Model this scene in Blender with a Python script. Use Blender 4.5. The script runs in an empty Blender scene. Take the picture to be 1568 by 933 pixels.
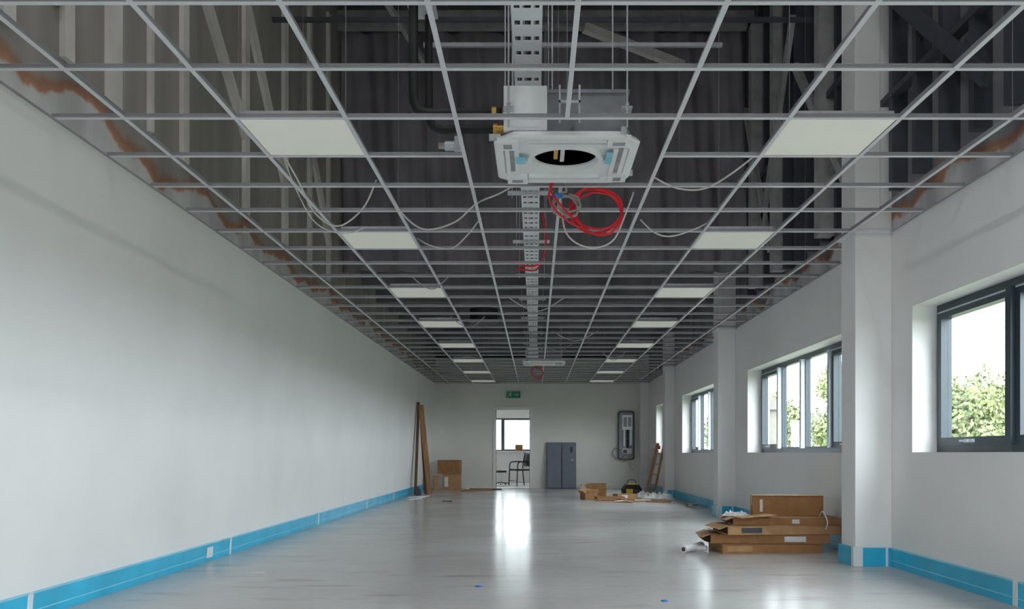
import bpy, math, random
from mathutils import Vector, Matrix, noise
random.seed(7)
scene = bpy.context.scene
R = math.radians

# ---------------------------------------------------------------- materials
def mat(name, c, rough=0.6, metal=0.0, var=0.12, scale=6.0, bump=0.0, emit=0.0, stretch=(1,1,1), spec=0.5, ecol=None):
    m = bpy.data.materials.new(name); m.use_nodes = True
    nt = m.node_tree; b = nt.nodes['Principled BSDF']
    tc = nt.nodes.new('ShaderNodeTexCoord'); mp = nt.nodes.new('ShaderNodeMapping')
    mp.inputs['Scale'].default_value = stretch
    nz = nt.nodes.new('ShaderNodeTexNoise'); nz.inputs['Scale'].default_value = scale; nz.inputs['Detail'].default_value = 5
    nt.links.new(tc.outputs['Object'], mp.inputs[0]); nt.links.new(mp.outputs[0], nz.inputs['Vector'])
    r = nt.nodes.new('ShaderNodeValToRGB')
    r.color_ramp.elements[0].position = .3; r.color_ramp.elements[1].position = .7
    r.color_ramp.elements[0].color = tuple(x*(1-var) for x in c)+(1,)
    r.color_ramp.elements[1].color = tuple(min(1, x*(1+var)) for x in c)+(1,)
    nt.links.new(nz.outputs['Fac'], r.inputs[0]); nt.links.new(r.outputs[0], b.inputs['Base Color'])
    b.inputs['Roughness'].default_value = rough; b.inputs['Metallic'].default_value = metal
    b.inputs['Specular IOR Level'].default_value = spec
    if bump:
        bp = nt.nodes.new('ShaderNodeBump'); bp.inputs['Strength'].default_value = bump; bp.inputs['Distance'].default_value = .02
        nt.links.new(nz.outputs['Fac'], bp.inputs['Height']); nt.links.new(bp.outputs[0], b.inputs['Normal'])
    if emit:
        b.inputs['Emission Color'].default_value = (ecol or c)+(1,); b.inputs['Emission Strength'].default_value = emit
    return m

M_white = mat('wall_paint', (.83,.818,.808), .75, var=.035, scale=1.2)
M_farwall = mat('wall_paint_far', (.79,.77,.72), .8, var=.04, scale=1.5)
M_trimw = mat('white_trim', (.83,.83,.82), .45, var=.02)
M_blue = mat('blue_protective_film', (.03,.47,.73), .3, var=.15, scale=3)
M_blue2 = mat('pale_blue_film_edge', (.26,.65,.82), .4, var=.1)
M_tapew = mat('white_tape', (.75,.8,.82), .5, var=.05)
M_grid = mat('grid_steel_white', (.70,.70,.73), .4, var=.03)
M_gridweb = mat('grid_web_galv', (.35,.35,.37), .5, metal=.2, var=.05)
M_panel = mat('luminaire_diffuser', (.62,.63,.57), .5, var=.02, emit=.18, ecol=(1,1,.9))  # panels are switched off; slight glow added as fill
M_dark = mat('dark_deck', (.21,.20,.215), .85, var=.3, scale=2)
M_curt = mat('dark_sheeting', (.25,.225,.25), .7, var=.22, scale=1.5)
M_strip = mat('pale_strip', (.68,.64,.60), .8, var=.2, scale=2)
M_stud = mat('dark_steel', (.052,.058,.072), .5, var=.2)
M_brace = mat('grey_steel', (.38,.37,.37), .6, var=.2)
M_galv = mat('galvanised_steel', (.62,.64,.67), .38, metal=.4, var=.12, scale=12)
M_galvdk = mat('dull_galvanised_steel', (.28,.29,.31), .45, metal=.3, var=.15, scale=8)
M_alu = mat('aluminium_foil_face', (.92,.93,.95), .3, metal=.05, var=.05, scale=9)
M_foam = mat('white_polystyrene', (.84,.84,.84), .55, var=.03)
M_black = mat('black_rubber', (.008,.008,.009), .6, var=.2)
M_brass = mat('brass', (.8,.48,.1), .35, metal=.5)
M_red = mat('red_cable', (.80,.008,.02), .4, var=.1)
M_cable = mat('grey_cable', (.42,.40,.38), .5, var=.1)
M_wcable = mat('white_cable', (.66,.63,.60), .5, var=.1)
M_frame = mat('anthracite_frame', (.028,.045,.06), .35, var=.1)
M_mull = mat('light_mullion', (.5,.56,.62), .4, var=.05)
M_card = mat('cardboard', (.34,.165,.065), .8, var=.15, scale=10)
M_card2 = mat('cardboard_pale', (.44,.25,.12), .8, var=.15, scale=10)
M_carddk = mat('cardboard_inside', (.09,.045,.025), .9, var=.2)
M_tape = mat('parcel_tape', (.45,.32,.18), .25, var=.05)
M_label = mat('label_paper', (.72,.72,.70), .6, var=.08, scale=40)
M_wood = mat('timber', (.36,.18,.08), .7, var=.3, scale=5, stretch=(6,6,.6))
M_wood2 = mat('timber_dark', (.13,.07,.04), .7, var=.3, scale=5, stretch=(6,6,.6))
M_greydoor = mat('blue_grey_panel', (.17,.18,.225), .45, var=.08)
M_green = mat('sign_green', (.0,.20,.10), .4, var=.03, emit=.03)
M_signw = mat('sign_white', (.75,.82,.78), .4, var=.02)
M_chair = mat('chair_black', (.015,.015,.017), .55)
M_yellow = mat('yellow_plastic', (.70,.50,.03), .4)
M_paper = mat('crumpled_paper', (.72,.72,.74), .7, var=.08)
M_bluebit = mat('blue_scrap', (.02,.2,.7), .4)
M_leaf = mat('foliage', (.20,.23,.10), .9, var=.25, scale=1.2)
M_leaf2 = mat('foliage_inner', (.14,.18,.07), .9, var=.3, scale=1.2)
M_bark = mat('bark', (.08,.06,.04), .9)
M_grass = mat('grass', (.09,.11,.06), .95, var=.3, scale=.5)
M_brick = mat('house_render', (.15,.14,.115), .9, var=.12)
M_roof = mat('roof_tile', (.14,.125,.12), .9, var=.15)

# upper walls: torn plaster edge above the grid, raw wall beyond
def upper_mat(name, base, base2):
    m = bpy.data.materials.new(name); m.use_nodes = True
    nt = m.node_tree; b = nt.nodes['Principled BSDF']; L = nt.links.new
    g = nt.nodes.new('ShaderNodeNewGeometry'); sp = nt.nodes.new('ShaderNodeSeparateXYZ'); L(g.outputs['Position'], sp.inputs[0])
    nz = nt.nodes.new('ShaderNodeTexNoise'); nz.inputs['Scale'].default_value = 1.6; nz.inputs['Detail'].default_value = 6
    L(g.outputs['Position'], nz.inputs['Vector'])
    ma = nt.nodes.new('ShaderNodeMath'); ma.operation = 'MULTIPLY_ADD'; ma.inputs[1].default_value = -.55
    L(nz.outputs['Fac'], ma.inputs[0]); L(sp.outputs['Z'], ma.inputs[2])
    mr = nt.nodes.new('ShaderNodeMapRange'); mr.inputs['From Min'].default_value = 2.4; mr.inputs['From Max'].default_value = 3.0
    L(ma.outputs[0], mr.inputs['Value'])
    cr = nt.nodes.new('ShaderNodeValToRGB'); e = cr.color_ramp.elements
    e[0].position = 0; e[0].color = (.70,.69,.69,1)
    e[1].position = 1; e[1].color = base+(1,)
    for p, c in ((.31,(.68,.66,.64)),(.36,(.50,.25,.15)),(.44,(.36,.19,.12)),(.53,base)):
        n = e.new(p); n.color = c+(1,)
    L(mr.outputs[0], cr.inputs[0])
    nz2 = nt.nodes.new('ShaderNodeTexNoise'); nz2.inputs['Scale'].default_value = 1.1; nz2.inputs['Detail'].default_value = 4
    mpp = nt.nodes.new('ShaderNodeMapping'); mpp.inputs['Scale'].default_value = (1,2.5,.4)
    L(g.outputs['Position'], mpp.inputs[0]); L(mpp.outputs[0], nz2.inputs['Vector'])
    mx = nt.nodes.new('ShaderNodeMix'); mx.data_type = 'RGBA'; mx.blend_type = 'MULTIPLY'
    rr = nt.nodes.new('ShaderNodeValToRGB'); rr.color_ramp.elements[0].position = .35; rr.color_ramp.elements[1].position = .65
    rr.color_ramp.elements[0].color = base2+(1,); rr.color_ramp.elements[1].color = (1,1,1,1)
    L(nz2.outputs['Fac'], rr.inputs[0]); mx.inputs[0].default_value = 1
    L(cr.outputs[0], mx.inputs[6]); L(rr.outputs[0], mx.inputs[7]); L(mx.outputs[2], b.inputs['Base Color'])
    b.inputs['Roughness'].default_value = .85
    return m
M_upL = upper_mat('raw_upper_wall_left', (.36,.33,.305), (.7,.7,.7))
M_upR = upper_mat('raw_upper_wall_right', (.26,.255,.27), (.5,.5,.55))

# floor
def floor_mat():
    m = bpy.data.materials.new('polished_floor'); m.use_nodes = True
    nt = m.node_tree; b = nt.nodes['Principled BSDF']; L = nt.links.new
    g = nt.nodes.new('ShaderNodeNewGeometry')
    def nzz(scale, st, lo, hi, c0, c1, det=6, off=(0,0,0)):
        mp = nt.nodes.new('ShaderNodeMapping'); mp.inputs['Scale'].default_value = st; mp.inputs['Location'].default_value = off
        n = nt.nodes.new('ShaderNodeTexNoise'); n.inputs['Scale'].default_value = scale; n.inputs['Detail'].default_value = det
        L(g.outputs['Position'], mp.inputs[0]); L(mp.outputs[0], n.inputs['Vector'])
        r = nt.nodes.new('ShaderNodeValToRGB'); r.color_ramp.elements[0].position = lo; r.color_ramp.elements[1].position = hi
        r.color_ramp.elements[0].color = c0; r.color_ramp.elements[1].color = c1
        L(n.outputs['Fac'], r.inputs[0]); return r, n
    a, na = nzz(.8, (1,1,1), .35, .7, (.54,.52,.50,1), (.61,.605,.60,1))
    d, nd = nzz(2.2, (.6,2.2,1), .58, .76, (1,1,1,1), (.72,.69,.66,1))
    e, ne = nzz(14, (1,1,1), .3, .7, (.94,.94,.94,1), (1,1,1,1))
    s, ns = nzz(1.1, (.55,4.5,1), .68, .76, (1,1,1,1), (.50,.49,.48,1), 8, (3.1,1.7,0))
    def mul(p,q):
        m1 = nt.nodes.new('ShaderNodeMix'); m1.data_type = 'RGBA'; m1.blend_type = 'MULTIPLY'; m1.inputs[0].default_value = 1
        L(p, m1.inputs[6]); L(q, m1.inputs[7]); return m1.outputs[2]
    L(mul(mul(mul(a.outputs[0],d.outputs[0]),e.outputs[0]),s.outputs[0]), b.inputs['Base Color'])
    mr = nt.nodes.new('ShaderNodeMapRange'); mr.inputs['To Min'].default_value = .13; mr.inputs['To Max'].default_value = .27
    L(na.outputs['Fac'], mr.inputs['Value']); L(mr.outputs[0], b.inputs['Roughness'])
    b.inputs['Specular IOR Level'].default_value = .065
    bp = nt.nodes.new('ShaderNodeBump'); bp.inputs['Strength'].default_value = .08; bp.inputs['Distance'].default_value = .01
    L(ne.outputs['Fac'], bp.inputs['Height']); L(bp.outputs[0], b.inputs['Normal'])
    return m
M_floor = floor_mat()

def glass_mat():
    m = bpy.data.materials.new('window_glass'); m.use_nodes = True
    nt = m.node_tree; nt.nodes.clear(); L = nt.links.new
    o = nt.nodes.new('ShaderNodeOutputMaterial'); mx = nt.nodes.new('ShaderNodeMixShader')
    t = nt.nodes.new('ShaderNodeBsdfTransparent'); g = nt.nodes.new('ShaderNodeBsdfGlossy'); g.inputs['Roughness'].default_value = .02
    t.inputs['Color'].default_value = (.96,.98,.98,1)
    mx.inputs[0].default_value = .05
    L(t.outputs[0], mx.inputs[1]); L(g.outputs[0], mx.inputs[2]); L(mx.outputs[0], o.inputs[0])
    return m
M_glass = glass_mat()

# ---------------------------------------------------------------- mesh builder
class MB:
    def __init__(s): s.v=[]; s.f=[]; s.mi=[]; s.mats=[]; s.sm=[]
    def m(s, mt):
        if mt not in s.mats: s.mats.append(mt)
        return s.mats.index(mt)
    def add(s, vs, fs, mt, M=None, smooth=False):
        o = len(s.v); k = s.m(mt)
        for p in vs:
            p = Vector(p); s.v.append(M @ p if M else p)
        for f in fs: s.f.append([i+o for i in f]); s.mi.append(k); s.sm.append(smooth)
    def box(s, x0,x1,y0,y1,z0,z1, mt, M=None):
        vs = [(x,y,z) for z in (z0,z1) for y in (y0,y1) for x in (x0,x1)]
        s.add(vs, [(0,2,3,1),(4,5,7,6),(0,1,5,4),(2,6,7,3),(0,4,6,2),(1,3,7,5)], mt, M)
    def cyl(s, p, q, r, mt, n=14, r2=None, M=None):
        p=Vector(p); q=Vector(q); d=(q-p).normalized(); r2 = r if r2 is None else r2
        a = d.orthogonal().normalized(); b = d.cross(a)
        vs = [p+(a*math.cos(2*math.pi*i/n)+b*math.sin(2*math.pi*i/n))*r for i in range(n)]
        vs += [q+(a*math.cos(2*math.pi*i/n)+b*math.sin(2*math.pi*i/n))*r2 for i in range(n)]
        s.add(vs, [(i,(i+1)%n,n+(i+1)%n,n+i) for i in range(n)], mt, M, True)
        s.add(vs[:n], [tuple(range(n-1,-1,-1))], mt, M); s.add(vs[n:], [tuple(range(n))], mt, M)
    def beam(s, p, q, w, h, mt):
        p=Vector(p); q=Vector(q); d=(q-p).normalized()
        up = Vector((0,0,1)) if abs(d.z)<.95 else Vector((0,1,0))
        a = d.cross(up).normalized(); b = a.cross(d)
        vs=[]
        for c in (p,q):
            for sx,sz in ((-1,-1),(1,-1),(1,1),(-1,1)): vs.append(c+a*w/2*sx+b*h/2*sz)
        s.add(vs, [(3,2,1,0),(4,5,6,7),(0,1,5,4),(1,2,6,5),(2,3,7,6),(3,0,4,7)], mt)
    def board(s, x0,z0,x1,z1,w,y,t,mt):
        d=Vector((x1-x0,0,z1-z0)); n=Vector((d.z,0,-d.x)).normalized()*w
        if n.z<0: n=-n
        P=[Vector((x0,y,z0)),Vector((x1,y,z1)),Vector((x1,y,z1))+n,Vector((x0,y,z0))+n]
        vs=P+[p+Vector((0,t,0)) for p in P]
        s.add(vs,[(0,1,2,3),(7,6,5,4),(0,4,5,1),(1,5,6,2),(2,6,7,3),(3,7,4,0)],mt)
    def tube(s, pts, r, mt, n=8, sub=6):
        P=[Vector(p) for p in pts]; out=[]
        for i in range(len(P)-1):
            p0=P[max(i-1,0)]; p1=P[i]; p2=P[i+1]; p3=P[min(i+2,len(P)-1)]
            for k in range(sub):
                t=k/sub
                out.append(.5*((2*p1)+(p2-p0)*t+(2*p0-5*p1+4*p2-p3)*t*t+(3*p1-p0-3*p2+p3)*t**3))
        out.append(P[-1]); vs=[]; prev=None
        for i,p in enumerate(out):
            d=(out[min(i+1,len(out)-1)]-out[max(i-1,0)]).normalized()
            a = d.orthogonal().normalized() if prev is None else (prev-d*prev.dot(d)).normalized()
            prev=a; b=d.cross(a)
            vs += [p+(a*math.cos(2*math.pi*j/n)+b*math.sin(2*math.pi*j/n))*r for j in range(n)]
        fs=[]
        for i in range(len(out)-1):
            for j in range(n): fs.append((i*n+j,i*n+(j+1)%n,(i+1)*n+(j+1)%n,(i+1)*n+j))
        fs.append(tuple(range(n-1,-1,-1))); fs.append(tuple(range(len(out)*n-n,len(out)*n)))
        s.add(vs, fs, mt, None, True)
    def extrude_y(s, poly, y0, y1, mt):
        n=len(poly); vs=[(x,y0,z) for x,z in poly]+[(x,y1,z) for x,z in poly]
        s.add(vs, [tuple(range(n)), tuple(range(2*n-1,n-1,-1))]+[(i,n+i,n+(i+1)%n,(i+1)%n) for i in range(n)], mt)
    def build(s, name, bevel=0):
        lo=Vector([min(v[i] for v in s.v) for i in range(3)]); hi=Vector([max(v[i] for v in s.v) for i in range(3)])
        c=(lo+hi)/2
        me=bpy.data.meshes.new(name); me.from_pydata([v-c for v in s.v],[],s.f)
        for mt in s.mats: me.materials.append(mt)
        me.polygons.foreach_set('material_index', s.mi); me.polygons.foreach_set('use_smooth', s.sm)
        me.update()
        ob=bpy.data.objects.new(name, me); ob.location=c; scene.collection.objects.link(ob)
        if bevel:
            b=ob.modifiers.new('bevel','BEVEL'); b.width=bevel; b.segments=2; b.limit_method='ANGLE'; b.angle_limit=R(40)
        return ob

def rotz(x,y,z,a, tilt=0, roll=0):
    return Matrix.Translation((x,y,z)) @ Matrix.Rotation(R(a),4,'Z') @ Matrix.Rotation(R(tilt),4,'X') @ Matrix.Rotation(R(roll),4,'Y')

ZC=2.72; XL=-2.60; XLB=-2.80; XR=2.90; YF=22.6; YB=-3.0; ZT=7.3; YK=11.7

# ---------------------------------------------------------------- shell
b=MB(); b.box(-3.2,3.3,YB-.2,YF+.15,-.15,0,M_floor); b.box(-3.4,2.6,YF+.15,27.7,-.15,0,M_floor); b.build('floor')
b=MB()
b.extrude_y([(XLB,0),(XL,ZC),(-3.05,ZC),(-3.05,0)],YB,YF,M_white)
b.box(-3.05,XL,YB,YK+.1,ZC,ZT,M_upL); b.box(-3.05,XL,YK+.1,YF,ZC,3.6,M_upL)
b.build('wall_left')
wins=[(-2.7,1.1),(2.3,6.7),(8.1,11.9),(13.5,17.2),(18.9,20.9)]
b=MB(); ZS=.92; ZH=2.05; XO=3.2
b.box(XR,XO,YB,YF,0,ZS,M_white); b.box(XR,XO,YB,YF,ZH,ZC,M_white)
ys=[YB]+[v for w in wins for v in w]+[YF]
for i in range(0,len(ys),2): b.box(XR,XO,ys[i],ys[i+1],ZS,ZH,M_white)
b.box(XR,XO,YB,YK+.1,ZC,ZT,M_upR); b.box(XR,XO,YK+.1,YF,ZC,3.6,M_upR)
b.build('wall_right')
DX0,DX1,DH=-1.05,-.13,2.07
b=MB()
b.box(-3.05,DX0,YF,YF+.15,0,DH,M_farwall); b.box(DX1,XO,YF,YF+.15,0,DH,M_farwall); b.box(-3.05,XO,YF,YF+.15,DH,3.6,M_farwall)
b.build('wall_far')
BX0,BX1,BZ0,BZ1=-1.2,2.7,.7,2.2  # unseen opening, added and sized for fill light
b=MB()
b.box(-3.05,BX0,YB-.2,YB,0,ZT,M_white); b.box(BX1,XO,YB-.2,YB,0,ZT,M_white)
b.box(BX0,BX1,YB-.2,YB,0,BZ0,M_white); b.box(BX0,BX1,YB-.2,YB,BZ1,ZT,M_white)
b.build('wall_back')
b=MB()
b.box(-3.05,XO,YB-.2,YK+.1,ZT,ZT+.15,M_dark); b.box(-3.05,XO,YK+.1,YF+.15,3.6,3.75,M_dark); b.box(-3.05,XO,YK+.1,YK+.2,3.6,ZT,M_dark)
for i in range(9): b.box(XL,XR,13+i*1.2,13.12+i*1.2,3.38,3.6,M_dark)
b.build('ceiling')
b=MB(); b.box(-3.4,-3.25,YF+.15,27.55,0,2.9,M_white); b.box(2.45,2.6,YF+.15,27.55,0,2.9,M_white); b.build('wall_beyond_sides')
b=MB()
b.box(-3.4,-2.4,27.55,27.7,0,2.9,M_white); b.box(1.0,2.6,27.55,27.7,0,2.9,M_white)
b.box(-2.4,1.0,27.55,27.7,0,.98,M_white); b.box(-2.4,1.0,27.55,27.7,2.02,2.9,M_white); b.build('wall_beyond')
b=MB(); b.box(-3.4,2.6,YF+.15,27.7,2.9,3.0,M_white); b.build('ceiling_beyond')

# ---------------------------------------------------------------- columns
def column(y, name='column', x0=2.6, d=.32, top=ZT):
    b=MB(); b.box(x0,XR,y,y+d,0,top,M_white)
    b.box(x0-.025,XR,y-.025,y+d+.025,ZC-.012,ZC+.02,M_grid)
    b.build(name,.006)
column(7.08); column(12.6,top=3.6,x0=2.64); column(18.15,top=3.6,x0=2.70)
b=MB(); b.box(2.68,XR,22.28,22.6,0,3.6,M_white); b.box(2.665,XR,22.265,22.6,ZC-.01,ZC+.02,M_grid); b.build('column',.006)

# ---------------------------------------------------------------- baseboards
def xw(z): return XLB+(XL-XLB)*z/ZC
b=MB(); t=.02; h=.15
def lskirt(y0,y1,mt,e=0,z0=0,z1=h):
    b.extrude_y([(xw(z0),z0),(xw(z0)+t+e,z0),(xw(z1)+t+e,z1),(xw(z1),z1)],y0,y1,mt)
lskirt(YB,YF,M_blue)
lskirt(YB,YF,M_blue2,.002,.045,.052); lskirt(YB,YF,M_blue2,.003,.143,h+.002)
for y,w in ((4.75,.05),(7.9,.035),(11.1,.05),(14.3,.05),(17,.05)): lskirt(y,y+w,M_tapew,.003,0,h+.004)
lskirt(7.35,7.48,M_tapew,.003,.03,.12)
b.build('baseboard_left',.002)
b=MB()
segs=[(YB,7.08),(7.40,12.6),(12.92,18.15),(18.47,22.28)]
for y0,y1 in segs:
    b.box(XR-t,XR,y0,y1,0,h,M_blue); b.box(XR-t-.002,XR,y0,y1,.045,.052,M_blue2); b.box(XR-t-.002,XR,y0,y1,.143,h+.002,M_blue2)
for y,x0 in ((7.08,2.6),(12.6,2.64),(18.15,2.70)):
    b.box(x0-t,XR,y-t,y,0,h,M_blue); b.box(x0-t,x0,y,y+.32,0,h,M_blue); b.box(x0-t,XR,y+.32,y+.32+t,0,h,M_blue)
    b.box(x0-t-.003,x0+.055,y-t-.003,y+.03,0,h+.01,M_tapew)
    b.box(XR-.06,XR-.04,y-t-.003,y-t,0,h+.004,M_tapew)
b.box(XR-t-.003,XR,5.2,5.25,0,h+.004,M_tapew)
b.build('baseboard_right',.002)
b=MB()
for x0,x1 in ((XLB+.03,DX0-.06),(DX1+.06,2.68)): b.box(x0,x1,YF-.018,YF,0,.10,M_farwall)
b.build('baseboard_far',.002)

# ---------------------------------------------------------------- windows
def window(name,y0,y1,n,mm):
    b=MB(); X0,X1=3.09,3.15; f=.055
    b.box(X0,X1,y0,y0+f,ZS,ZH,M_frame); b.box(X0,X1,y1-f,y1,ZS,ZH,M_frame)
    b.box(X0,X1,y0+f,y1-f,ZS,ZS+f,M_frame); b.box(X0,X1,y0+f,y1-f,ZH-f,ZH,M_frame)
    st=(y1-y0)/n
    for i in range(1,n):
        y=y0+st*i; b.box(X0-.05,X1,y-.03,y+.03,ZS+f,ZH-f,mm)
    for i in range(n):
        a=y0+st*i+(f if i==0 else .03); c=y0+st*(i+1)-(f if i==n-1 else .03); z0=ZS+f; z1=ZH-f
        if i in (0,n-1) or mm==M_frame:
            s=.06; xs=X0-.022
            b.box(xs,X1,a,a+s,z0,z1,M_frame); b.box(xs,X1,c-s,c,z0,z1,M_frame)
            b.box(xs,X1,a+s,c-s,z0,z0+s,M_frame); b.box(xs,X1,a+s,c-s,z1-s,z1,M_frame)
            b.box(xs-.003,xs,a+.01,c-.01,z1-.018,z1-.006,M_mull)
            ym=(a+c)/2
            b.box(xs-.02,xs,ym-.06,ym+.06,z0+.02,z0+.045,M_mull); b.box(xs-.035,xs-.02,ym-.015,ym+.10,z0+.025,z0+.04,M_mull)
        else: 
            s=.018
            b.box(X0,X1,a,a+s,z0,z1,M_frame); b.box(X0,X1,c-s,c,z0,z1,M_frame); b.box(X0,X1,a,c,z0,z0+s,M_frame)
        b.box(3.118,3.122,a+s,c-s,z0+.01,z1-.01,M_glass)
    b.box(XR+.002,X0,y0,y1,ZS-.001,ZS+.006,M_trimw)
    b.build(name)
for i,(a,c) in enumerate(wins): window('window_%d'%(i+1),a,c,4 if c-a>3 else 2, M_frame if i==1 else M_mull)
b=MB(); Y0=27.58
def fr(x0,x1,z0,z1,f=.05):
    b.box(x0,x0+f,Y0,Y0+.06,z0,z1,M_frame); b.box(x1-f,x1,Y0,Y0+.06,z0,z1,M_frame)
    b.box(x0+f,x1-f,Y0,Y0+.06,z0,z0+f,M_frame); b.box(x0+f,x1-f,Y0,Y0+.06,z1-f,z1,M_frame)
    b.box(x0+f,x1-f,Y0+.028,Y0+.032,z0+f,z1-f,M_glass)
fr(-2.4,-1.72,.98,2.02); fr(-1.72,-1.04,.98,2.02); fr(-1.04,0.1,.98,2.02,.06); fr(.1,1.0,.98,2.02); b.build('window_6')
b=MB(); Y0=YB-.12; W3=(BX1-BX0)/3  # window added behind the camera to fill the near room
for k in range(3): fr(BX0+W3*k,BX0+W3*(k+1),BZ0,BZ1)
b.build('window_7')

# door frame
b=MB()
for x0,x1 in ((DX0-.05,DX0+.02),(DX1-.02,DX1+.05)):
    b.box(x0,x1,YF-.02,YF-.001,0,DH+.05,M_trimw)
b.box(DX0+.001,DX0+.03,YF,YF+.149,0,DH-.03,M_card2); b.box(DX1-.03,DX1-.001,YF,YF+.149,0,DH-.03,M_wood)
b.box(DX0+.02,DX1-.02,YF-.02,YF-.001,DH-.02,DH+.05,M_trimw); b.box(DX0+.001,DX1-.001,YF,YF+.149,DH-.03,DH-.001,M_trimw)
b.box(DX0+.001,DX1-.001,YF+.0,YF+.149,0.0,.012,M_galv)
b.build('door_1',.003)

# ---------------------------------------------------------------- ceiling grid
bars=[-2.21,-1.615,-1.02,-.43,.17,.765,1.365,1.965,2.565]
rows=[4.68+.6*k for k in range(-12,31)]
rows=[r for r in rows if YB<r<YF-.05]
b=MB()
cass=[(4.68,5.88),(16.68,17.88)]
def tee_y(x,y0,y1):
    b.box(x-.012,x+.012,y0,y1,ZC-.003,ZC,M_grid); b.box(x-.001,x+.001,y0,y1,ZC,ZC+.026,M_gridweb); b.box(x-.003,x+.003,y0,y1,ZC+.026,ZC+.032,M_gridweb)
def tee_x(y,x0,x1):
    b.box(x0,x1,y-.012,y+.012,ZC-.0035,ZC-.0002,M_grid); b.box(x0,x1,y-.001,y+.001,ZC,ZC+.020,M_gridweb); b.box(x0,x1,y-.003,y+.003,ZC+.02,ZC+.025,M_gridweb)
for x in bars:
    if x==.17:
        tee_y(x,YB,4.68); tee_y(x,5.88,16.68); tee_y(x,17.88,YF)
    else: tee_y(x,YB,YF)
for r in rows:
    inside=[c for c in cass if c[0]+.1<r<c[1]-.1]
    XRr=XR
    for c in (7.08,12.6,18.15):
        if c-.03<r<c+.35: XRr=2.57
    if inside: tee_x(r,XL,-.43); tee_x(r,.765,XRr)
    else: tee_x(r,XL,XRr)
for x0,x1 in ((XL,XL+.022),(XR-.022,XR)): b.box(x0,x1,YB,YF,ZC-.005,ZC-.0036,M_gridweb)
b.box(XL,XR,YF-.022,YF,ZC-.005,ZC-.001,M_grid)
for x in bars[::2]:
    for r in rows[::3]:
        b.cyl((x,r,ZC+.03),(x,r,ZT if r<11.5 else 3.4),.0015,M_gridweb,5)
b.build('ceiling_grid')
for k in range(-2,8):  # nearest rows, out of view, are added for fill light
    y=4.68+2.4*k
    for x0 in (-1.615,1.365):
        b=MB(); g=.014
        b.box(x0+g,x0+.6-g-.002,y+g,y+.6-g,ZC+.001,ZC+.012,M_panel); b.box(x0+g+.01,x0+.6-g-.012,y+g+.01,y+.6-g-.01,ZC+.012,ZC+.05,M_galv)
        b.box(x0+.22,x0+.36,y+.2,y+.4,ZC+.05,ZC+.08,M_trimw)
        b.build('ceiling_light_panel',.002)

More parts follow.
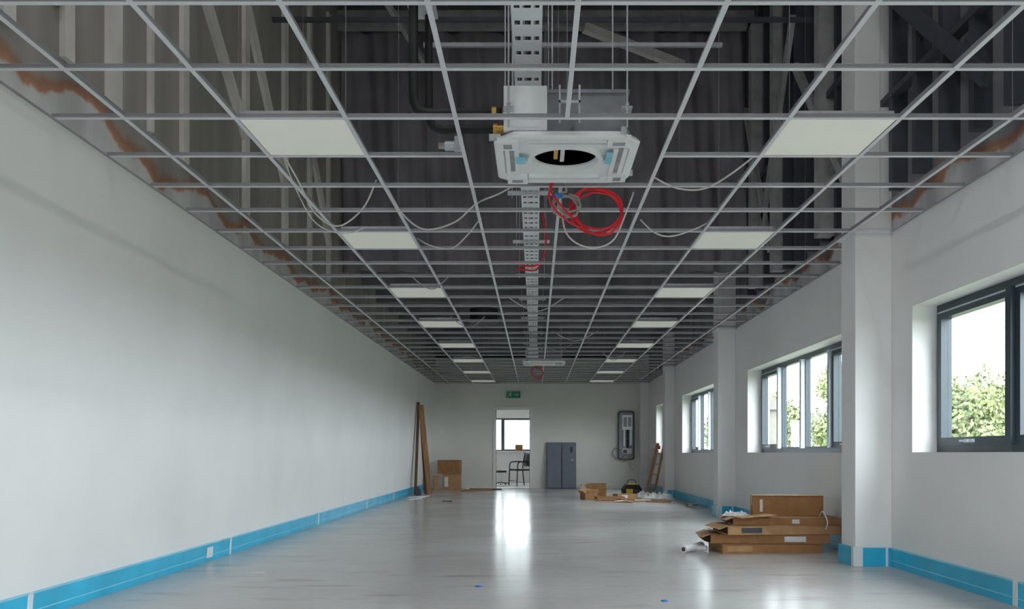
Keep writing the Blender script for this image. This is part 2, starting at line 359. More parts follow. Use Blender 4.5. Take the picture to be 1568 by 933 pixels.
# ---------------------------------------------------------------- AC cassette
def cassette(cx,cy):
    b=MB(); z0=ZC-.028; z1=ZC+.012; hw=.42; ch=.10; N=96; ri=.19
    def outer(a,hw=hw,ch=ch):
        c,s=abs(math.cos(a)),abs(math.sin(a)); r=hw/max(c,s)
        return min(r,(2*hw-ch)/(c+s))
    A=[2*math.pi*i/N for i in range(N)]
    rings=[]
    for rr,z in ((lambda a:outer(a,hw-.02,ch),z1),(lambda a:outer(a,hw,ch),z0+.01),(lambda a:outer(a,hw-.01,ch),z0),(lambda a:outer(a,hw-.05,.14),z0),(lambda a:outer(a,hw-.06,.14),z0+.02),
                    (lambda a:ri+.05,z0+.02),(lambda a:ri+.04,z0+.004),(lambda a:ri+.012,z0+.004),(lambda a:ri,z0+.03),(lambda a:ri*.93,z1+.12)):
        rings.append([(cx+rr(a)*math.cos(a),cy+rr(a)*math.sin(a),z) for a in A])
    for i in range(len(rings)-1):
        vs=rings[i]+rings[i+1]
        b.add(vs,[(j,(j+1)%N,N+(j+1)%N,N+j) for j in range(N)],M_foam)
    for k in range(4):
        M=Matrix.Translation((cx,cy,0))@Matrix.Rotation(math.pi/2*k,4,'Z')
        b.box(-.21,.21,-.335,-.305,z0+.010,z0+.03,M_brace,M)
        b.box(-.225,.225,-.36,-.335,z0-.004,z0+.03,M_foam,M); b.box(-.225,.225,-.305,-.28,z0-.004,z0+.03,M_foam,M)
        b.box(.28,.40,.23,.36,z0-.012,z0+.02,M_foam,M); b.box(.315,.365,.26,.33,z0-.014,z0-.011,M_gridweb,M)
        b.box(.38,.445,.30,.33,z0+.02,z0+.05,M_galv,M)
    b.cyl((cx,cy,z1+.10),(cx,cy,z1+.115),ri*.95,M_black,32)
    b.cyl((cx+.02,cy,z0+.045),(cx+.02,cy,z1+.10),.055,M_galv,20,r2=.09)
    for i in range(14):
        a=2*math.pi*i/14
        b.box(.085,.17,-.003,.003,z0+.055,z1+.09,M_stud,Matrix.Translation((cx,cy,0))@Matrix.Rotation(a,4,'Z'))
    b.box(cx-.07,cx-.045,cy-.17,cy+.04,z0+.03,z0+.045,M_brass); b.box(cx-.03,cx-.005,cy-.18,cy+.1,z0+.035,z0+.045,M_label)
    b.box(cx+.24,cx+.28,cy-.18,cy+.02,z0-.006,z0-.004,M_blue2); b.box(cx-.3,cx-.24,cy-.1,cy+.02,z0-.006,z0-.004,M_blue2)
    bw=.345
    b.box(cx-bw,cx+bw,cy-bw,cy+bw,z1+.002,z1+.25,M_galvdk)
    b.box(cx-bw-.01,cx+bw+.01,cy-bw-.01,cy+bw+.01,z1+.002,z1+.02,M_galvdk); b.box(cx-bw-.01,cx+bw+.01,cy-bw-.01,cy+bw+.01,z1+.235,z1+.255,M_galvdk)
    b.box(cx-bw-.015,cx-.115,cy-.385,cy-bw,z1+.01,z1+.262,M_alu); b.box(cx-bw+.01,cx-.14,cy-.39,cy-.385,z1+.03,z1+.24,M_alu)
    for sx in (-1,1):
        for sy in (-1,1):
            x=cx+sx*.33; y=cy+sy*.46
            b.box(x-.03,x+.03,min(y,cy+sy*.34),max(y,cy+sy*.34)+.02,z1+.11,z1+.118,M_galv)
            b.cyl((x,y,z1-.0),(x,y,ZT if cy<11 else 3.6),.005,M_galv,8); b.cyl((x,y,z1+.09),(x,y,z1+.11),.012,M_galv,6); b.cyl((x,y,z1+.118),(x,y,z1+.135),.012,M_galv,6)
    b.box(cx-.05,cx-.04,cy-.45,cy-.44,z1+.03,z1+.24,M_galv); b.box(cx+.06,cx+.07,cy-.45,cy-.44,z1+.03,z1+.24,M_galv); b.box(cx-.05,cx+.07,cy-.45,cy-.44,z1+.14,z1+.155,M_galv)
    b.box(cx-.05,cx-.04,cy-.44,cy-.345,z1+.14,z1+.155,M_galv); b.box(cx+.06,cx+.07,cy-.44,cy-.345,z1+.14,z1+.155,M_galv)
    b.build('air_conditioning_cassette')
cassette(.18,5.30); cassette(.17,17.28)

# pipes
b=MB()
zp=2.87
b.tube([(-.19,4.99,zp),(-.45,4.99,zp),(-.63,4.99,zp),(-.69,4.99,zp+.05),(-.70,4.99,zp+.2),(-.70,4.99,3.8),(-.70,4.99,5.5)],.028,M_black,12)
b.tube([(-.19,5.14,zp-.04),(-.45,5.14,zp-.04),(-.56,5.14,zp-.04),(-.62,5.14,zp+.01),(-.63,5.14,zp+.2),(-.63,5.14,3.8),(-.63,5.14,5.5)],.024,M_black,12)
for y,z in ((4.99,zp),(5.14,zp-.04)):
    b.cyl((-.225,y,z),(-.187,y,z),.026,M_brass,8); b.cyl((-.25,y,z),(-.225,y,z),.034,M_brass,6)
b.box(-.74,-.58,4.93,5.18,3.5,3.53,M_galv)
b.build('insulated_pipe')

# cable tray
b=MB(); zt=.92+2.35; x0,x1=-.13,.035
y=1.0
while y<22.4:
    b.box(x0,x1,y,y+.13,zt,zt+.003,M_alu)
    for xx in (x0,x0+.045,x0+.105,x1-.015): b.box(xx,xx+.015,y+.13,y+.18,zt,zt+.003,M_alu)
    y+=.18
b.box(x0-.003,x0,1,22.4,zt,zt+.05,M_galv); b.box(x1,x1+.003,1,22.4,zt,zt+.05,M_galv)
for k in range(12):
    yy=2.4+1.8*k
    b.box(x0-.12,x1+.12,yy,yy+.04,zt-.03,zt-.001,M_galv)
    for xx in (x0-.08,x1+.08): b.cyl((xx,yy+.02,zt-.06),(xx,yy+.02,ZT if yy<11.5 else 3.6),.005,M_galv,6)
for i in range(4): b.tube([(x0+.03+.03*i,1,zt+.012),(x0+.04+.028*i,8,zt+.012),(x0+.03+.03*i,15,zt+.012),(x0+.03+.03*i,22.3,zt+.012)],.007,M_cable if i%2 else M_black,6)
b.build('cable_tray')

# sheeting bulkhead
b=MB(); nx=160; nz=24; vs=[]
for j in range(nz+1):
    for i in range(nx+1):
        x=XL+.01+(XR-XL-.02)*i/nx; z=3.34+(6.55-3.34)*j/nz
        y=YK-.05+.05*math.sin(x*11+math.sin(z*1.3)*1.2)+.03*math.sin(x*27+z)+.06*noise.noise(Vector((x*2,z*.8,1)))
        vs.append((x,y,z))
b.add(vs,[(j*(nx+1)+i,j*(nx+1)+i+1,(j+1)*(nx+1)+i+1,(j+1)*(nx+1)+i) for j in range(nz) for i in range(nx)],M_curt,None,True)
b.build('hanging_dark_sheeting')
b=MB()
b.box(XL,XR,YK-.3,YK-.18,6.5,6.72,M_brace); b.box(XL,XR,9.3,9.4,6.7,6.95,M_brace); b.box(XL,XR,6.0,6.1,6.7,6.95,M_brace)
for x in (-1.5,0,1.4): b.box(x,x+.1,YB,YK,6.95,7.2,M_stud)
b.beam((.6,10.8,6.2),(1.9,11.2,5.9),.1,.1,M_strip); b.beam((-2.3,9.5,6.9),(-1.4,11.2,5.9),.06,.06,M_brace)
b.beam((XL,8.6,5.2),(XR,8.6,5.2),.04,.04,M_stud) ; b.beam((-.9,7,4.2),(1.5,7,4.2),.03,.03,M_galvdk)
b.build('roof_steelwork')

# left wall pale strips + braces
b=MB(); e=.035
for y,w,z1 in ((3.6,.14,5),(4.2,.1,5),(4.75,.1,5),(5.25,.16,5.2),(5.82,.04,4.6),(6.35,.1,6),(7.7,.12,6),(8.9,.14,6.4),(9.9,.1,6.4),(10.8,.1,6.4)):
    b.box(XL,XL+e,y,y+w,3.02+.1*random.random(),z1,M_strip)
for (ya,za),(yb,zb) in (((6.45,4.75),(7.75,3.75)),((7.8,4.9),(8.95,3.7)),((9.9,4.6),(10.9,3.5)),((3.7,4.2),(4.75,3.4))):
    b.beam((XL+.02,ya,za),(XL+.02,yb,zb),.035,.16,M_strip)
b.build('wall_stud_frame')
b=MB(); y=3.0
while y<11.4:
    if not 7.0<y+.05<7.45: b.box(XR-.12,XR,y,y+.07,2.98,6.6,M_stud)
    y+=.42
for (ya,za),(yb,zb) in (((3.2,3.1),(5.6,4.4)),((5.3,3.2),(6.9,4.6)),((7.6,3.2),(9.2,5.0)),((9.3,5.6),(10.6,3.6)),((10.2,3.3),(11.4,5.4))):
    b.beam((XR-.15,ya,za),(XR-.15,yb,zb),.05,.10,M_stud if yb<8 else M_brace)
for y in (8.3,9.9,10.9): b.box(XR-.2,XR-.05,y,y+.14,3.0,6.3,M_brace)
for z in (3.7,4.6): b.box(XR-.13,XR-.05,3,7.0,z,z+.05,M_stud)
b.box(XR-.13,XR-.05,7.5,11.4,4.3,4.36,M_stud)
b.build('wall_stud_frame')

# added fill lamps, out of view under the roof, to lift the void
M_filltube = mat('fill_lamp_tube',(.9,.9,.9),.4,var=.0,emit=60.0,ecol=(.98,.98,1))
for x in (-1.2,1.5):
    b=MB(); b.box(x-.05,x+.05,1.2,4.2,6.86,6.95,M_trimw)
    b.cyl((x-.025,1.25,6.84),(x-.025,4.15,6.84),.016,M_filltube,8); b.cyl((x+.025,1.25,6.84),(x+.025,4.15,6.84),.016,M_filltube,8)
    b.build('void_fill_lamp')

# ---------------------------------------------------------------- cables
def cable(pts,m=M_wcable,r=.006,name='hanging_cable'):
    b=MB(); b.tube(pts,r,m,6); b.build(name)
cable([(-1.55,5.25,2.77),(-1.50,5.5,2.64),(-1.48,5.85,2.53),(-1.38,6.1,2.51),(-1.2,6.05,2.62),(-1.08,5.9,2.77)])
cable([(-1.54,5.25,2.77),(-1.52,5.5,2.60),(-1.49,5.9,2.48),(-1.36,6.15,2.47),(-1.2,6.2,2.53)],r=.004)
cable([(-1.03,5.95,2.77),(-.97,6.3,2.66),(-.83,6.5,2.59),(-.6,6.45,2.63),(-.43,6.35,2.74),(-.25,6.1,2.74),(-.1,5.95,2.78)])
cable([(-1.02,7.5,2.77),(-.88,7.3,2.66),(-.7,7.2,2.61),(-.55,7.0,2.67),(-.43,6.85,2.77)])
cable([(.8,5.85,2.77),(.95,5.85,2.70),(1.12,5.8,2.68),(1.25,5.6,2.71),(1.38,5.4,2.78)])
cable([(.83,6.9,2.77),(.95,6.95,2.68),(1.08,6.95,2.65),(1.25,6.9,2.69),(1.40,6.95,2.77)])
cable([(.18,6.25,2.76),(.22,6.25,2.50),(.38,6.27,2.40),(.55,6.25,2.44),(.64,6.25,2.62),(.70,6.2,2.78)])
for i in range(9):
    x=random.uniform(-1.5,1.3); y=9+i*1.4; w=random.uniform(.4,.7)
    cable([(x,y,2.77),(x+w*.3,y+.1,2.77-.1),(x+w*.6,y+.1,2.77-.13),(x+w,y,2.77)],M_wcable if i%2 else M_cable)
def coil(cx,cy,cz,r,n,m,tr,name,tail=None,jit=.012):
    b=MB(); pts=[]; N=n*16
    for i in range(N+1):
        a=2*math.pi*i/16+math.pi/2; k=i/16
        rr=r*(1+.12*math.sin(k*2.1))+random.uniform(-jit,jit)*.4
        pts.append((cx+rr*math.cos(a)+.025*math.sin(k*5),cy+.018*(k-n/2)+.02*math.sin(a),cz+rr*.92*math.sin(a)+.02*math.cos(k*4)))
    if tail: pts=list(tail)+pts
    b.tube(pts,tr,m,7,3); b.build(name)
coil(.42,6.0,2.59,.165,3,M_red,.008,'red_cable_coil',((.30,5.45,2.78),(.34,5.80,2.80)))
coil(.21,5.93,2.61,.08,3,M_cable,.007,'grey_cable_coil',((.18,5.80,2.78),))
b=MB(); b.tube([(.13,5.80,2.80),(.10,5.86,2.7),(.16,5.86,2.6),(.25,5.86,2.5)],.007,M_red,6); b.tube([(.16,5.80,2.8),(.09,5.84,2.66),(.13,5.85,2.56),(.23,5.85,2.47),(.36,5.86,2.42)],.007,M_red,6)
b.cyl((.13,5.84,2.66),(.18,5.84,2.64),.014,M_bluebit,8); b.build('red_cable_tail')
coil(.03,18.0,2.58,.12,2,M_red,.007,'red_cable_bundle',((.05,17.95,2.70),))
b=MB(); b.tube([(-.22,8.6,2.82),(-.1,8.7,2.79),(.05,8.6,2.80),(.1,8.3,2.95),(.06,8.2,3.2)],.01,M_red,6)
b.tube([(-.2,8.8,2.79),(0,8.9,2.79),(.08,8.8,2.9)],.008,M_red,6); b.build('red_cable_loop')
b=MB(); b.cyl((-.73,12.3,2.78),(-.73,12.3,2.95),.2,M_black,24); b.cyl((-.73,12.3,2.765),(-.73,12.3,2.78),.22,M_stud,24); b.build('round_duct_outlet')
b=MB(); b.box(-.50,-.45,5.35,5.42,2.78,2.87,M_galv); b.cyl((-.56,5.385,2.82),(-.50,5.385,2.82),.03,M_galv); b.cyl((-.6,5.385,2.82),(-.56,5.385,2.82),.02,M_cable)
b.build('junction_box',.003)

# ---------------------------------------------------------------- exit sign
b=MB(); ex=-.575; ez=2.43; y=YF
b.box(ex-.18,ex+.18,y-.05,y-.001,ez-.085,ez+.085,M_green)
yy=y-.053
b.box(ex-.165,ex+.165,yy,y-.05,ez+.073,ez+.078,M_signw)
b.box(ex+.02,ex+.12,yy,y-.05,ez-.008,ez+.008,M_signw); b.add([(ex+.10,yy,ez-.03),(ex+.15,yy,ez),(ex+.10,yy,ez+.03)],[(0,1,2)],M_signw)
b.cyl((ex-.075,yy,ez+.045),(ex-.075,y-.05,ez+.045),.014,M_signw,12)
for p,q in (((-.08,.03),(-.09,-.01)),((-.09,-.01),(-.06,-.03)),((-.06,-.03),(-.065,-.06)),((-.09,-.01),(-.12,-.045)),((-.08,.025),(-.05,.005)),((-.08,.025),(-.115,.005))):
    b.beam((ex+p[0],yy+.0015,ez+p[1]),(ex+q[0],yy+.0015,ez+q[1]),.003,.014,M_signw)
b.box(ex-.155,ex-.15,yy,y-.05,ez-.06,ez+.06,M_signw)
b.build('exit_sign')

# ---------------------------------------------------------------- leaning grey door panels
def panel(x0,x1,hh,tilt,y,name,knob):
    b=MB(); M=Matrix.Translation((0,y,0))@Matrix.Rotation(R(-tilt),4,'X')
    b.box(x0,x1,0,.035,0,hh,M_greydoor,M)
    b.box(x0+.03,x1-.03,-.006,0,.04,hh-.04,M_greydoor,M)
    b.box(x0,x1,-.01,.036,0,.02,M_stud,M); b.box(x0,x0+.012,-.008,.0,0,hh,M_stud,M)
    if knob:
        b.box(x1-.15,x1-.09,-.02,-.006,hh*.78,hh*.9,M_stud,M); b.cyl((x1-.1,-.03,.62*hh),(x1-.1,-.006,.62*hh),.02,M_galv,10,M=M)
    b.build(name,.003)
panel(.28,.66,1.20,5.5,YF-.155,'leaning_metal_door',False); panel(.68,1.05,1.20,5.5,YF-.155,'leaning_metal_door',True)
b=MB(); b.box(1.16,1.30,22.3,22.42,0,.10,M_label); b.box(1.155,1.305,22.295,22.425,.085,.105,M_card2); b.build('small_carton',.004)

# ---------------------------------------------------------------- wall mounted unit
b=MB(); ux0,ux1,uz0,uz1=2.13,2.56,.74,2.0; y=YF
N=[]; rad=.07
for cx,cz,a0 in ((ux1-rad,uz1-rad,0),(ux0+rad,uz1-rad,90),(ux0+rad,uz0+rad,180),(ux1-rad,uz0+rad,270)):
    for k in range(7):
        a=R(a0+15*k); N.append((cx+rad*math.cos(a),cz+rad*math.sin(a)))
b.extrude_y(N[::-1],y-.06,y-.001,M_stud)
inn=[((p[0]-(ux0+ux1)/2)*.86+(ux0+ux1)/2,(p[1]-(uz0+uz1)/2)*.955+(uz0+uz1)/2) for p in N]
b.extrude_y(inn[::-1],y-.065,y-.06,M_galvdk)
n=len(N)
vs=[(p[0],y-.12,p[1]) for p in N]+[(p[0],y-.12,p[1]) for p in inn]+[(p[0],y-.06,p[1]) for p in N]+[(p[0],y-.06,p[1]) for p in inn]
b.add(vs,[(i,(i+1)%n,n+(i+1)%n,n+i) for i in range(n)]+[(i,2*n+i,2*n+(i+1)%n,(i+1)%n) for i in range(n)]+[(n+i,n+(i+1)%n,3*n+(i+1)%n,3*n+i) for i in range(n)],M_stud)
b.box(2.24,2.50,y-.11,y-.066,1.52,1.90,M_alu); b.box(2.27,2.36,y-.115,y-.11,1.6,1.84,M_brace); b.box(2.39,2.47,y-.115,y-.11,1.6,1.84,M_brace)
b.cyl((2.29,y-.11,1.08),(2.29,y-.11,1.52),.035,M_alu,18); b.cyl((2.38,y-.11,1.05),(2.38,y-.11,1.52),.025,M_black,18); b.cyl((2.46,y-.11,1.12),(2.46,y-.11,1.52),.035,M_alu,18)
b.box(2.22,2.50,y-.13,y-.07,1.28,1.31,M_brace); b.box(2.23,2.48,y-.15,y-.07,.90,1.04,M_label); b.box(2.26,2.35,y-.16,y-.15,.92,1.0,M_stud)
b.tube([(2.3,y-.1,.92),(2.3,y-.1,.85),(2.2,y-.1,.76),(2.06,y-.08,.8),(2.0,y-.06,.92),(2.06,y-.06,1.04),(2.2,y-.1,1.0)],.014,M_cable)
b.tube([(2.38,y-.1,.92),(2.38,y-.1,.8),(2.44,y-.09,.6),(2.55,y-.08,.45)],.01,M_wcable); b.tube([(2.42,y-.1,.92),(2.43,y-.1,.75),(2.32,y-.08,.7),(2.2,y-.08,.72)],.01,M_yellow)
b.build('wall_mounted_equipment_cabinet')

# ---------------------------------------------------------------- cartons
def carton(x,y,z,w,d,hh,a,name='cardboard_box',m=M_card,label=None,openend=False,openflaps=False,tilt=0,roll=0):
    b=MB()
    M=rotz(x,y,z,a,tilt,roll); t=.004
    if openflaps:
        b.box(-w/2,w/2,-d/2,-d/2+t,0,hh,m,M); b.box(-w/2,w/2,d/2-t,d/2,0,hh,m,M)
        b.box(-w/2,-w/2+t,-d/2,d/2,0,hh,m,M); b.box(w/2-t,w/2,-d/2,d/2,0,hh,m,M); b.box(-w/2,w/2,-d/2,d/2,0,t,M_carddk,M)
        for sy in (-1,1):
            F=M@Matrix.Translation((0,sy*d/2,hh))@Matrix.Rotation(R(-sy*35),4,'X'); b.box(-w/2+.005,w/2-.005,-t/2,t/2,0,d*.45,M_card2,F)
        for sx in (-1,1):
            F=M@Matrix.Translation((sx*w/2,0,hh))@Matrix.Rotation(R(sx*50),4,'Y'); b.box(-t/2,t/2,-d/2+.005,d/2-.005,0,d*.4,M_card2,F)
    else:
        b.box(-w/2,w/2,-d/2,d/2,0,hh,m,M)
        b.box(-w/2-.001,w/2+.001,-.025,.025,-.0+hh*.5,hh+.001,M_tape,M)
        b.box(-w/2-.0015,w/2+.0015,-.002,.002,hh*.2,hh+.0015,M_carddk,M)
        b.box(-w/2+.002,w/2-.002,-d/2-.0015,d/2+.0015,hh*.93,hh*.95,M_carddk,M)
    if label: 
        l0,l1,mt=label; b.box(-w/2+w*l0,-w/2+w*l1,-d/2-.002,-d/2+.01,hh*.2,hh*.8,mt,M)
    if openend:
        b.box(-w/2-.002,-w/2+.01,-d/2+.012,d/2-.012,.012,hh-.012,M_carddk,M)
        F=M@Matrix.Translation((-w/2,0,hh))@Matrix.Rotation(R(-110),4,'Y'); b.box(-.002,.002,-d/2,d/2,0,hh*1.1,M_card2,F)
        F=M@Matrix.Translation((-w/2,0,0))@Matrix.Rotation(R(-70),4,'Y'); b.box(-.002,.002,-d/2,d/2,0,hh*.8,m,F)
    return b.build(name,.002)
carton(2.16,8.25,0,.92,.55,.083,2,m=M_card,label=(.05,.3,M_card2))
carton(2.18,8.28,.085,1.08,.52,.083,-4,m=M_card,openend=True,label=(.62,.8,M_label))
carton(2.27,8.24,.170,1.06,.50,.080,4,m=M_card2,label=(.12,.30,M_stud),openend=True)
carton(2.34,8.30,.252,.98,.46,.065,-3,m=M_card,label=(.55,.62,M_label),openend=True)
carton(2.42,8.40,.319,.66,.16,.195,-5,m=M_card,label=(.1,.14,M_label))
b=MB()
for x,y,z,a,w,d,r in ((2.04,8.1,.322,15,.36,.2,-3),):
    M=rotz(x,y,z+.008,a,0,r); b.box(-w/2,w/2,-d/2,d/2,0,.006,M_card2,M); b.box(-.004,.004,-d/2,d/2,.0055,.0075,M_carddk,M)
b.build('flattened_cardboard')
b=MB()
b.tube([(2.66,7.98,.22),(2.67,7.96,.29),(2.64,8.0,.38),(2.64,8.1,.33)],.006,M_label,6); b.build('packing_strap')
b=MB(); b.cyl((1.36,8.0,.034),(1.58,8.28,.045),.032,M_paper,16); b.cyl((1.357,7.997,.034),(1.36,8.0,.034),.02,M_carddk,12); b.cyl((1.40,8.24,.027),(1.60,8.14,.03),.026,M_paper,16)
b.build('paper_roll')
def crumple(name,x,y,sx,sy,sz,mt,seed,z=0):
    b=MB(); N=14; vs=[]
    for j in range(N+1):
        for i in range(N+1):
            u=i/N-.5; v=j/N-.5
            w=noise.noise(Vector((u*7+seed,v*7,seed*1.3)))
            f=max(0,1-(abs(u)*2)**3)*max(0,1-(abs(v)*2)**3)
            vs.append((x+u*sx+.1*sx*noise.noise(Vector((v*5,seed,u*5))),y+v*sy,z+.004+max(0,(.35+w)*sz*f)))
    b.add(vs,[(j*(N+1)+i,j*(N+1)+i+1,(j+1)*(N+1)+i+1,(j+1)*(N+1)+i) for j in range(N) for i in range(N)],mt); return b.build(name)
crumple('crumpled_paper',1.93,8.38,.26,.18,.06,M_label,3,.318)

carton(-2.10,21.9,0,.46,.42,.40,4,m=M_card2,label=(.1,.3,M_label)); carton(-2.16,21.9,.402,.55,.40,.34,-3,m=M_card)
carton(-2.46,21.5,0,.12,.35,.36,8,m=M_card2)
b=MB(); b.beam((-2.68,19.4,.002),(-2.605,19.4,2.05),.05,.12,M_wood2); b.build('timber_plank',.003)
b=MB(); b.board(-2.40,.004,-2.60,1.98,.11,19.3,.03,M_wood); b.build('timber_plank',.003)
b=MB(); b.board(-2.50,.004,-2.60,1.6,.09,19.55,.03,M_wood2); b.build('timber_plank',.003)
b=MB(); b.box(-2.62,-2.50,18.9,19.04,0,.13,M_stud); b.cyl((-2.56,18.97,.13),(-2.56,18.97,.18),.04,M_stud); b.build('adhesive_tub',.01)
b=MB()
for x,y,a,l,m in ((-1.4,21.3,5,.7,M_wood),(-1.25,21.7,-8,.8,M_wood2),(-1.6,20.9,30,.35,M_card)):
    M=rotz(x,y,0.002,a); b.box(-l/2,l/2,-.04,.04,0,.03,m,M)
b.box(-1.72,-1.64,21.5,21.58,0.002,.12,M_label)
b.build('timber_offcuts',.002)
b=MB()
for x,y,a,l in ((-2.45,18.2,60,.7),(-2.35,17.9,80,.5),(-2.4,17.3,75,.6)): b.box(-l/2,l/2,-.03,.03,0.001,.015,M_label,rotz(x,y,0,a))
b.build('trim_offcuts',.001)
# far right debris pile
carton(1.45,17.0,0,.55,.30,.07,6,m=M_card); carton(1.30,18.6,0,.42,.3,.16,-8,m=M_card,openflaps=True)
carton(1.80,17.5,0,.42,.3,.10,14,m=M_card2,label=(.2,.5,M_label)); carton(1.06,17.3,0,.28,.22,.12,25,m=M_card,openflaps=True)
b=MB()
for i in range(16):
    x=random.uniform(1.2,2.4); y=random.uniform(15.9,16.7); a=random.uniform(-50,60); l=random.uniform(.25,.7)
    b.box(-l/2,l/2,-.02,.02,0.001+.003*i,.015+.003*i,random.choice((M_label,M_card2,M_wood,M_wood)),rotz(x,y,0,a))
b.build('scattered_offcuts')
for i,(x,y) in enumerate(((2.3,17.3),(2.5,17.8),(2.25,18.1),(2.55,17.2))): crumple('plastic_packaging',x,y,.4,.4,.16,M_paper if i%2 else M_label,10+i)
b=MB()
for i in range(3): b.tube([(2.65+.02*i,15.2,.01),(2.6,14.9-.1*i,.03),(2.72,14.6+.1*i,.05),(2.75,15.1,.03),(2.7,15.5,.02),(2.62,15.3,.02)],.008,M_wcable if i else M_black,6)
b.build('tangled_cable')
# tool bag
b=MB(); M=rotz(2.12,19.2,0,8)
b.extrude_y([(-.2,0),(.2,0),(.21,.12),(.13,.23),(-.13,.23),(-.21,.12)],-.11,.11,M_black)
b.v=[M@v for v in b.v]
b.box(-.12,.12,-.115,.115,.225,.24,M_yellow,M); b.box(-.15,.0,-.125,-.11,.03,.13,M_yellow,M); b.box(.03,.16,-.128,-.11,.03,.12,M_stud,M)
hp=[M@Vector(p) for p in ((-.1,0,.235),(-.07,0,.32),(.07,0,.32),(.1,0,.235))]; b.tube(hp,.012,M_stud,8)
b.build('tool_bag',.006)
# boards and a wooden step ladder leaning near the third column
b=MB(); b.board(2.42,.004,2.66,.98,.16,18.76,.02,M_brace); b.build('leaning_board',.002)
b=MB(); L0=Vector((2.36,18.58,.0)); L1=Vector((2.62,18.64,1.12))
for off in (0,.17):
    o=Vector((off,0,0)); b.beam(L0+o+Vector((0,0,.015)),L1+o*.8,.05,.03,M_wood)
for k in range(1,5):
    p=L0.lerp(L1,k/5); b.box(p.x,p.x+.17,p.y-.03,p.y+.03,p.z,p.z+.02,M_card2)
b.build('wooden_step_ladder',.002)
b=MB(); b.box(2.60,2.70,18.80,18.92,1.0,1.08,M_red); b.box(2.62,2.68,18.82,18.9,1.08,1.14,M_label); b.build('red_sealant_box',.01)
# floor litter
b=MB()
b.box(-.05,.05,-.02,.02,.001,.02,M_stud,rotz(-1.62,16.4,0,10)); b.box(-.09,.02,-.01,.01,.001,.012,M_stud,rotz(-1.7,16.6,0,-30))
b.box(-.02,.03,-.015,.015,.001,.012,M_brace,rotz(1.25,11.4,0,40)); b.box(-.02,.02,-.008,.008,.001,.008,M_brace,rotz(.2,7.7,0,40))
b.box(-.015,.015,-.02,.02,.001,.008,M_bluebit,rotz(-.39,5.98,0,40)); b.box(-.012,.012,-.02,.02,.001,.008,M_bluebit,rotz(.8,5.4,0,20))
b.box(-.06,.06,-.02,.02,.001,.006,M_label,rotz(-2.13,6.66,0,10))
b.build('floor_litter')

# ---------------------------------------------------------------- chair in next room
def chair(x,y,a):
    b=MB(); M=rotz(x,y,0,a)
    def T(p): return M@Vector(p)
    b.box(-.23,.23,-.22,.22,.43,.48,M_chair,M)
    vs=[]
    for j in range(7):
        z=.55+.06*j*.95; yb=.22+.05*j/6
        for i in range(9):
            xx=-.21+.42*i/8; vs.append((xx,yb-.04*(1-(xx/.21)**2),z))
    vs2=[(p[0],p[1]+.025,p[2]) for p in vs]; n=9
    f=[(j*n+i,j*n+i+1,(j+1)*n+i+1,(j+1)*n+i) for j in range(6) for i in range(8)]
    b.add(vs,f,M_chair,M); b.add(vs2,[q[::-1] for q in f],M_chair,M)
    for s in (-.23,.23):
        b.tube([T((s,-.24,.01)),T((s,-.22,.44)),T((s,-.2,.47))],.016,M_chair,8); b.tube([T((s,.25,.01)),T((s,.2,.45)),T((s,.23,.7)),T((s,.28,.93))],.016,M_chair,8)
        b.tube([T((s,.22,.66)),T((s,.1,.68)),T((s,-.15,.67)),T((s,-.21,.6)),T((s,-.22,.46))],.016,M_chair,8)
    b.cyl((-.23,-.23,.15),(.23,-.23,.15),.009,M_chair,8,M=M)
    b.build('office_chair',.004)
chair(-.42,24.2,-60)
b=MB(); M=rotz(-1.0,25,0,20)
b.cyl((0,0,.36),(0,0,.42),.17,M_chair,20,M=M); b.cyl((0,0,.05),(0,0,.36),.02,M_galv,10,M=M)
for k in range(5):
    a=2*math.pi*k/5; b.cyl((0,0,.08),(.24*math.cos(a),.24*math.sin(a),.05),.014,M_chair,8,M=M); b.cyl((.24*math.cos(a)-.01,.24*math.sin(a),.025),(.24*math.cos(a)+.01,.24*math.sin(a),.025),.025,M_chair,10,M=M)
b.build('stool')
carton(-.52,27.42,.982,.24,.16,.2,0,m=M_card)
b=MB(); b.box(-2.4,1.0,27.32,27.55,.95,.98,M_trimw); b.build('trim_1',.003)

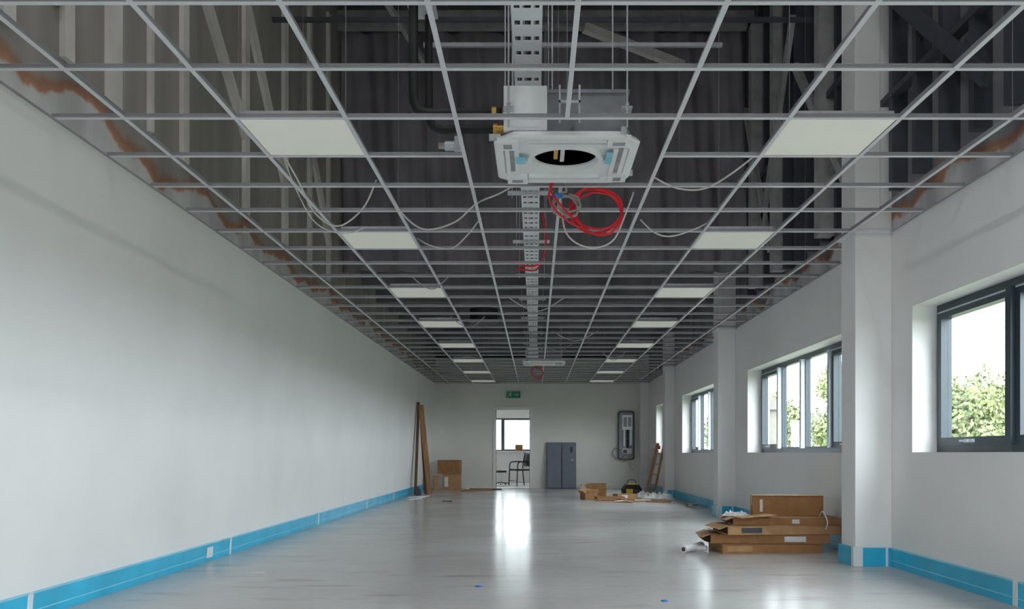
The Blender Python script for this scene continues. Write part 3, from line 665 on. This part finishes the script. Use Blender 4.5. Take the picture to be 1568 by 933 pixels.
# ---------------------------------------------------------------- exterior
b=MB(); b.box(3.3,120,-40,160,-.4,-.2,M_grass); b.box(-60,3.3,28,160,-.4,-.2,M_grass); b.box(-60,3.3,-60,-3.3,-.4,-.2,M_grass); b.build('ground')
def tree(x,y,hh,rad,name='tree',nl=11000,ls=.08):
    b=MB(); b.cyl((x,y,-.2),(x,y,hh*.6),.16,M_bark,10,r2=.07)
    blobs=[]
    for k in range(14):
        a=random.uniform(0,6.28); d=random.uniform(0,rad*.7); zz=random.uniform(.25,.85)*hh
        r=min(rad*random.uniform(.4,.6), max(.35,hh-zz))
        c=Vector((x+d*math.cos(a),y+d*math.sin(a),zz)); blobs.append((c,r))
        b.cyl((x,y,hh*.4),c,.05,M_bark,6,r2=.02)
    V=[];F=[]
    for i in range(nl):
        c,r=random.choice(blobs)
        d=Vector((random.gauss(0,1),random.gauss(0,1),random.gauss(0,1))).normalized()
        p=c+d*r*random.uniform(.5,1.1)*(1+.2*noise.noise(d*2.5+c))
        u=Vector((random.gauss(0,1),random.gauss(0,1),random.gauss(0,1))).normalized(); w=u.cross(d).normalized() if abs(u.dot(d))<.95 else u.orthogonal()
        s=ls*random.uniform(.6,1.5)
        o=len(V); V+= [p-u*s,p+w*s*.6,p+u*s,p-w*s*.6]; F.append((o,o+1,o+2,o+3))
    n1=len(F)//6; n0=n1*4
    b.add(V[:n0],F[:n1],M_leaf2); b.add(V[n0:],[tuple(i-n0 for i in f) for f in F[n1:]],M_leaf)
    b.build(name)
tree(13.4,28,3.6,2.0); tree(15.4,28.5,3.1,2.0); tree(17.6,28.5,2.7,2.0); tree(12.3,35,5.0,1.7); tree(21,37,3.8,2.8); tree(12.8,58,4.6,2.2,ls=.13); tree(15.5,58,5.0,2.5,ls=.13); tree(11,75,5,2,ls=.15)
b=MB(); b.box(11.4,13.0,46,52,-.2,3.2,M_brick)
b.add([(11.2,45.8,3.2),(13.2,45.8,3.2),(13.2,52.2,3.2),(11.2,52.2,3.2),(12.2,45.8,4.0),(12.2,52.2,4.0)],[(0,1,4),(2,3,5),(1,2,5,4),(3,0,4,5),(0,3,2,1)],M_roof)
b.build('house')

# ---------------------------------------------------------------- light
w=bpy.data.worlds.new('World'); scene.world=w; w.use_nodes=True
bg=w.node_tree.nodes['Background']; bg.inputs[0].default_value=(.89,.955,1,1); bg.inputs[1].default_value=12.8
def portal(loc,rot,sx,sy):
    l=bpy.data.lights.new('window_daylight_portal','AREA'); l.shape='RECTANGLE'; l.size=sx; l.size_y=sy; l.cycles.is_portal=True
    o=bpy.data.objects.new('window_daylight_portal',l); o.location=loc; o.rotation_euler=rot; scene.collection.objects.link(o)
for a,c in wins: portal((3.19,(a+c)/2,(ZS+ZH)/2),(R(90),0,R(90)),c-a,ZH-ZS)
portal((-.7,27.69,1.5),(R(-90),0,0),3.4,1.04)
portal(((BX0+BX1)/2,YB-.19,(BZ0+BZ1)/2),(R(90),0,0),BX1-BX0,BZ1-BZ0)

cam=bpy.data.cameras.new('camera'); co=bpy.data.objects.new('camera',cam); scene.collection.objects.link(co)
co.location=(0,0,.92); co.rotation_euler=(R(90),0,0)
cam.sensor_width=36; cam.lens=30.6; cam.shift_x=-.023; cam.shift_y=.145; cam.clip_start=.05; cam.clip_end=300
scene.camera=co
scene.view_settings.view_transform='Standard'
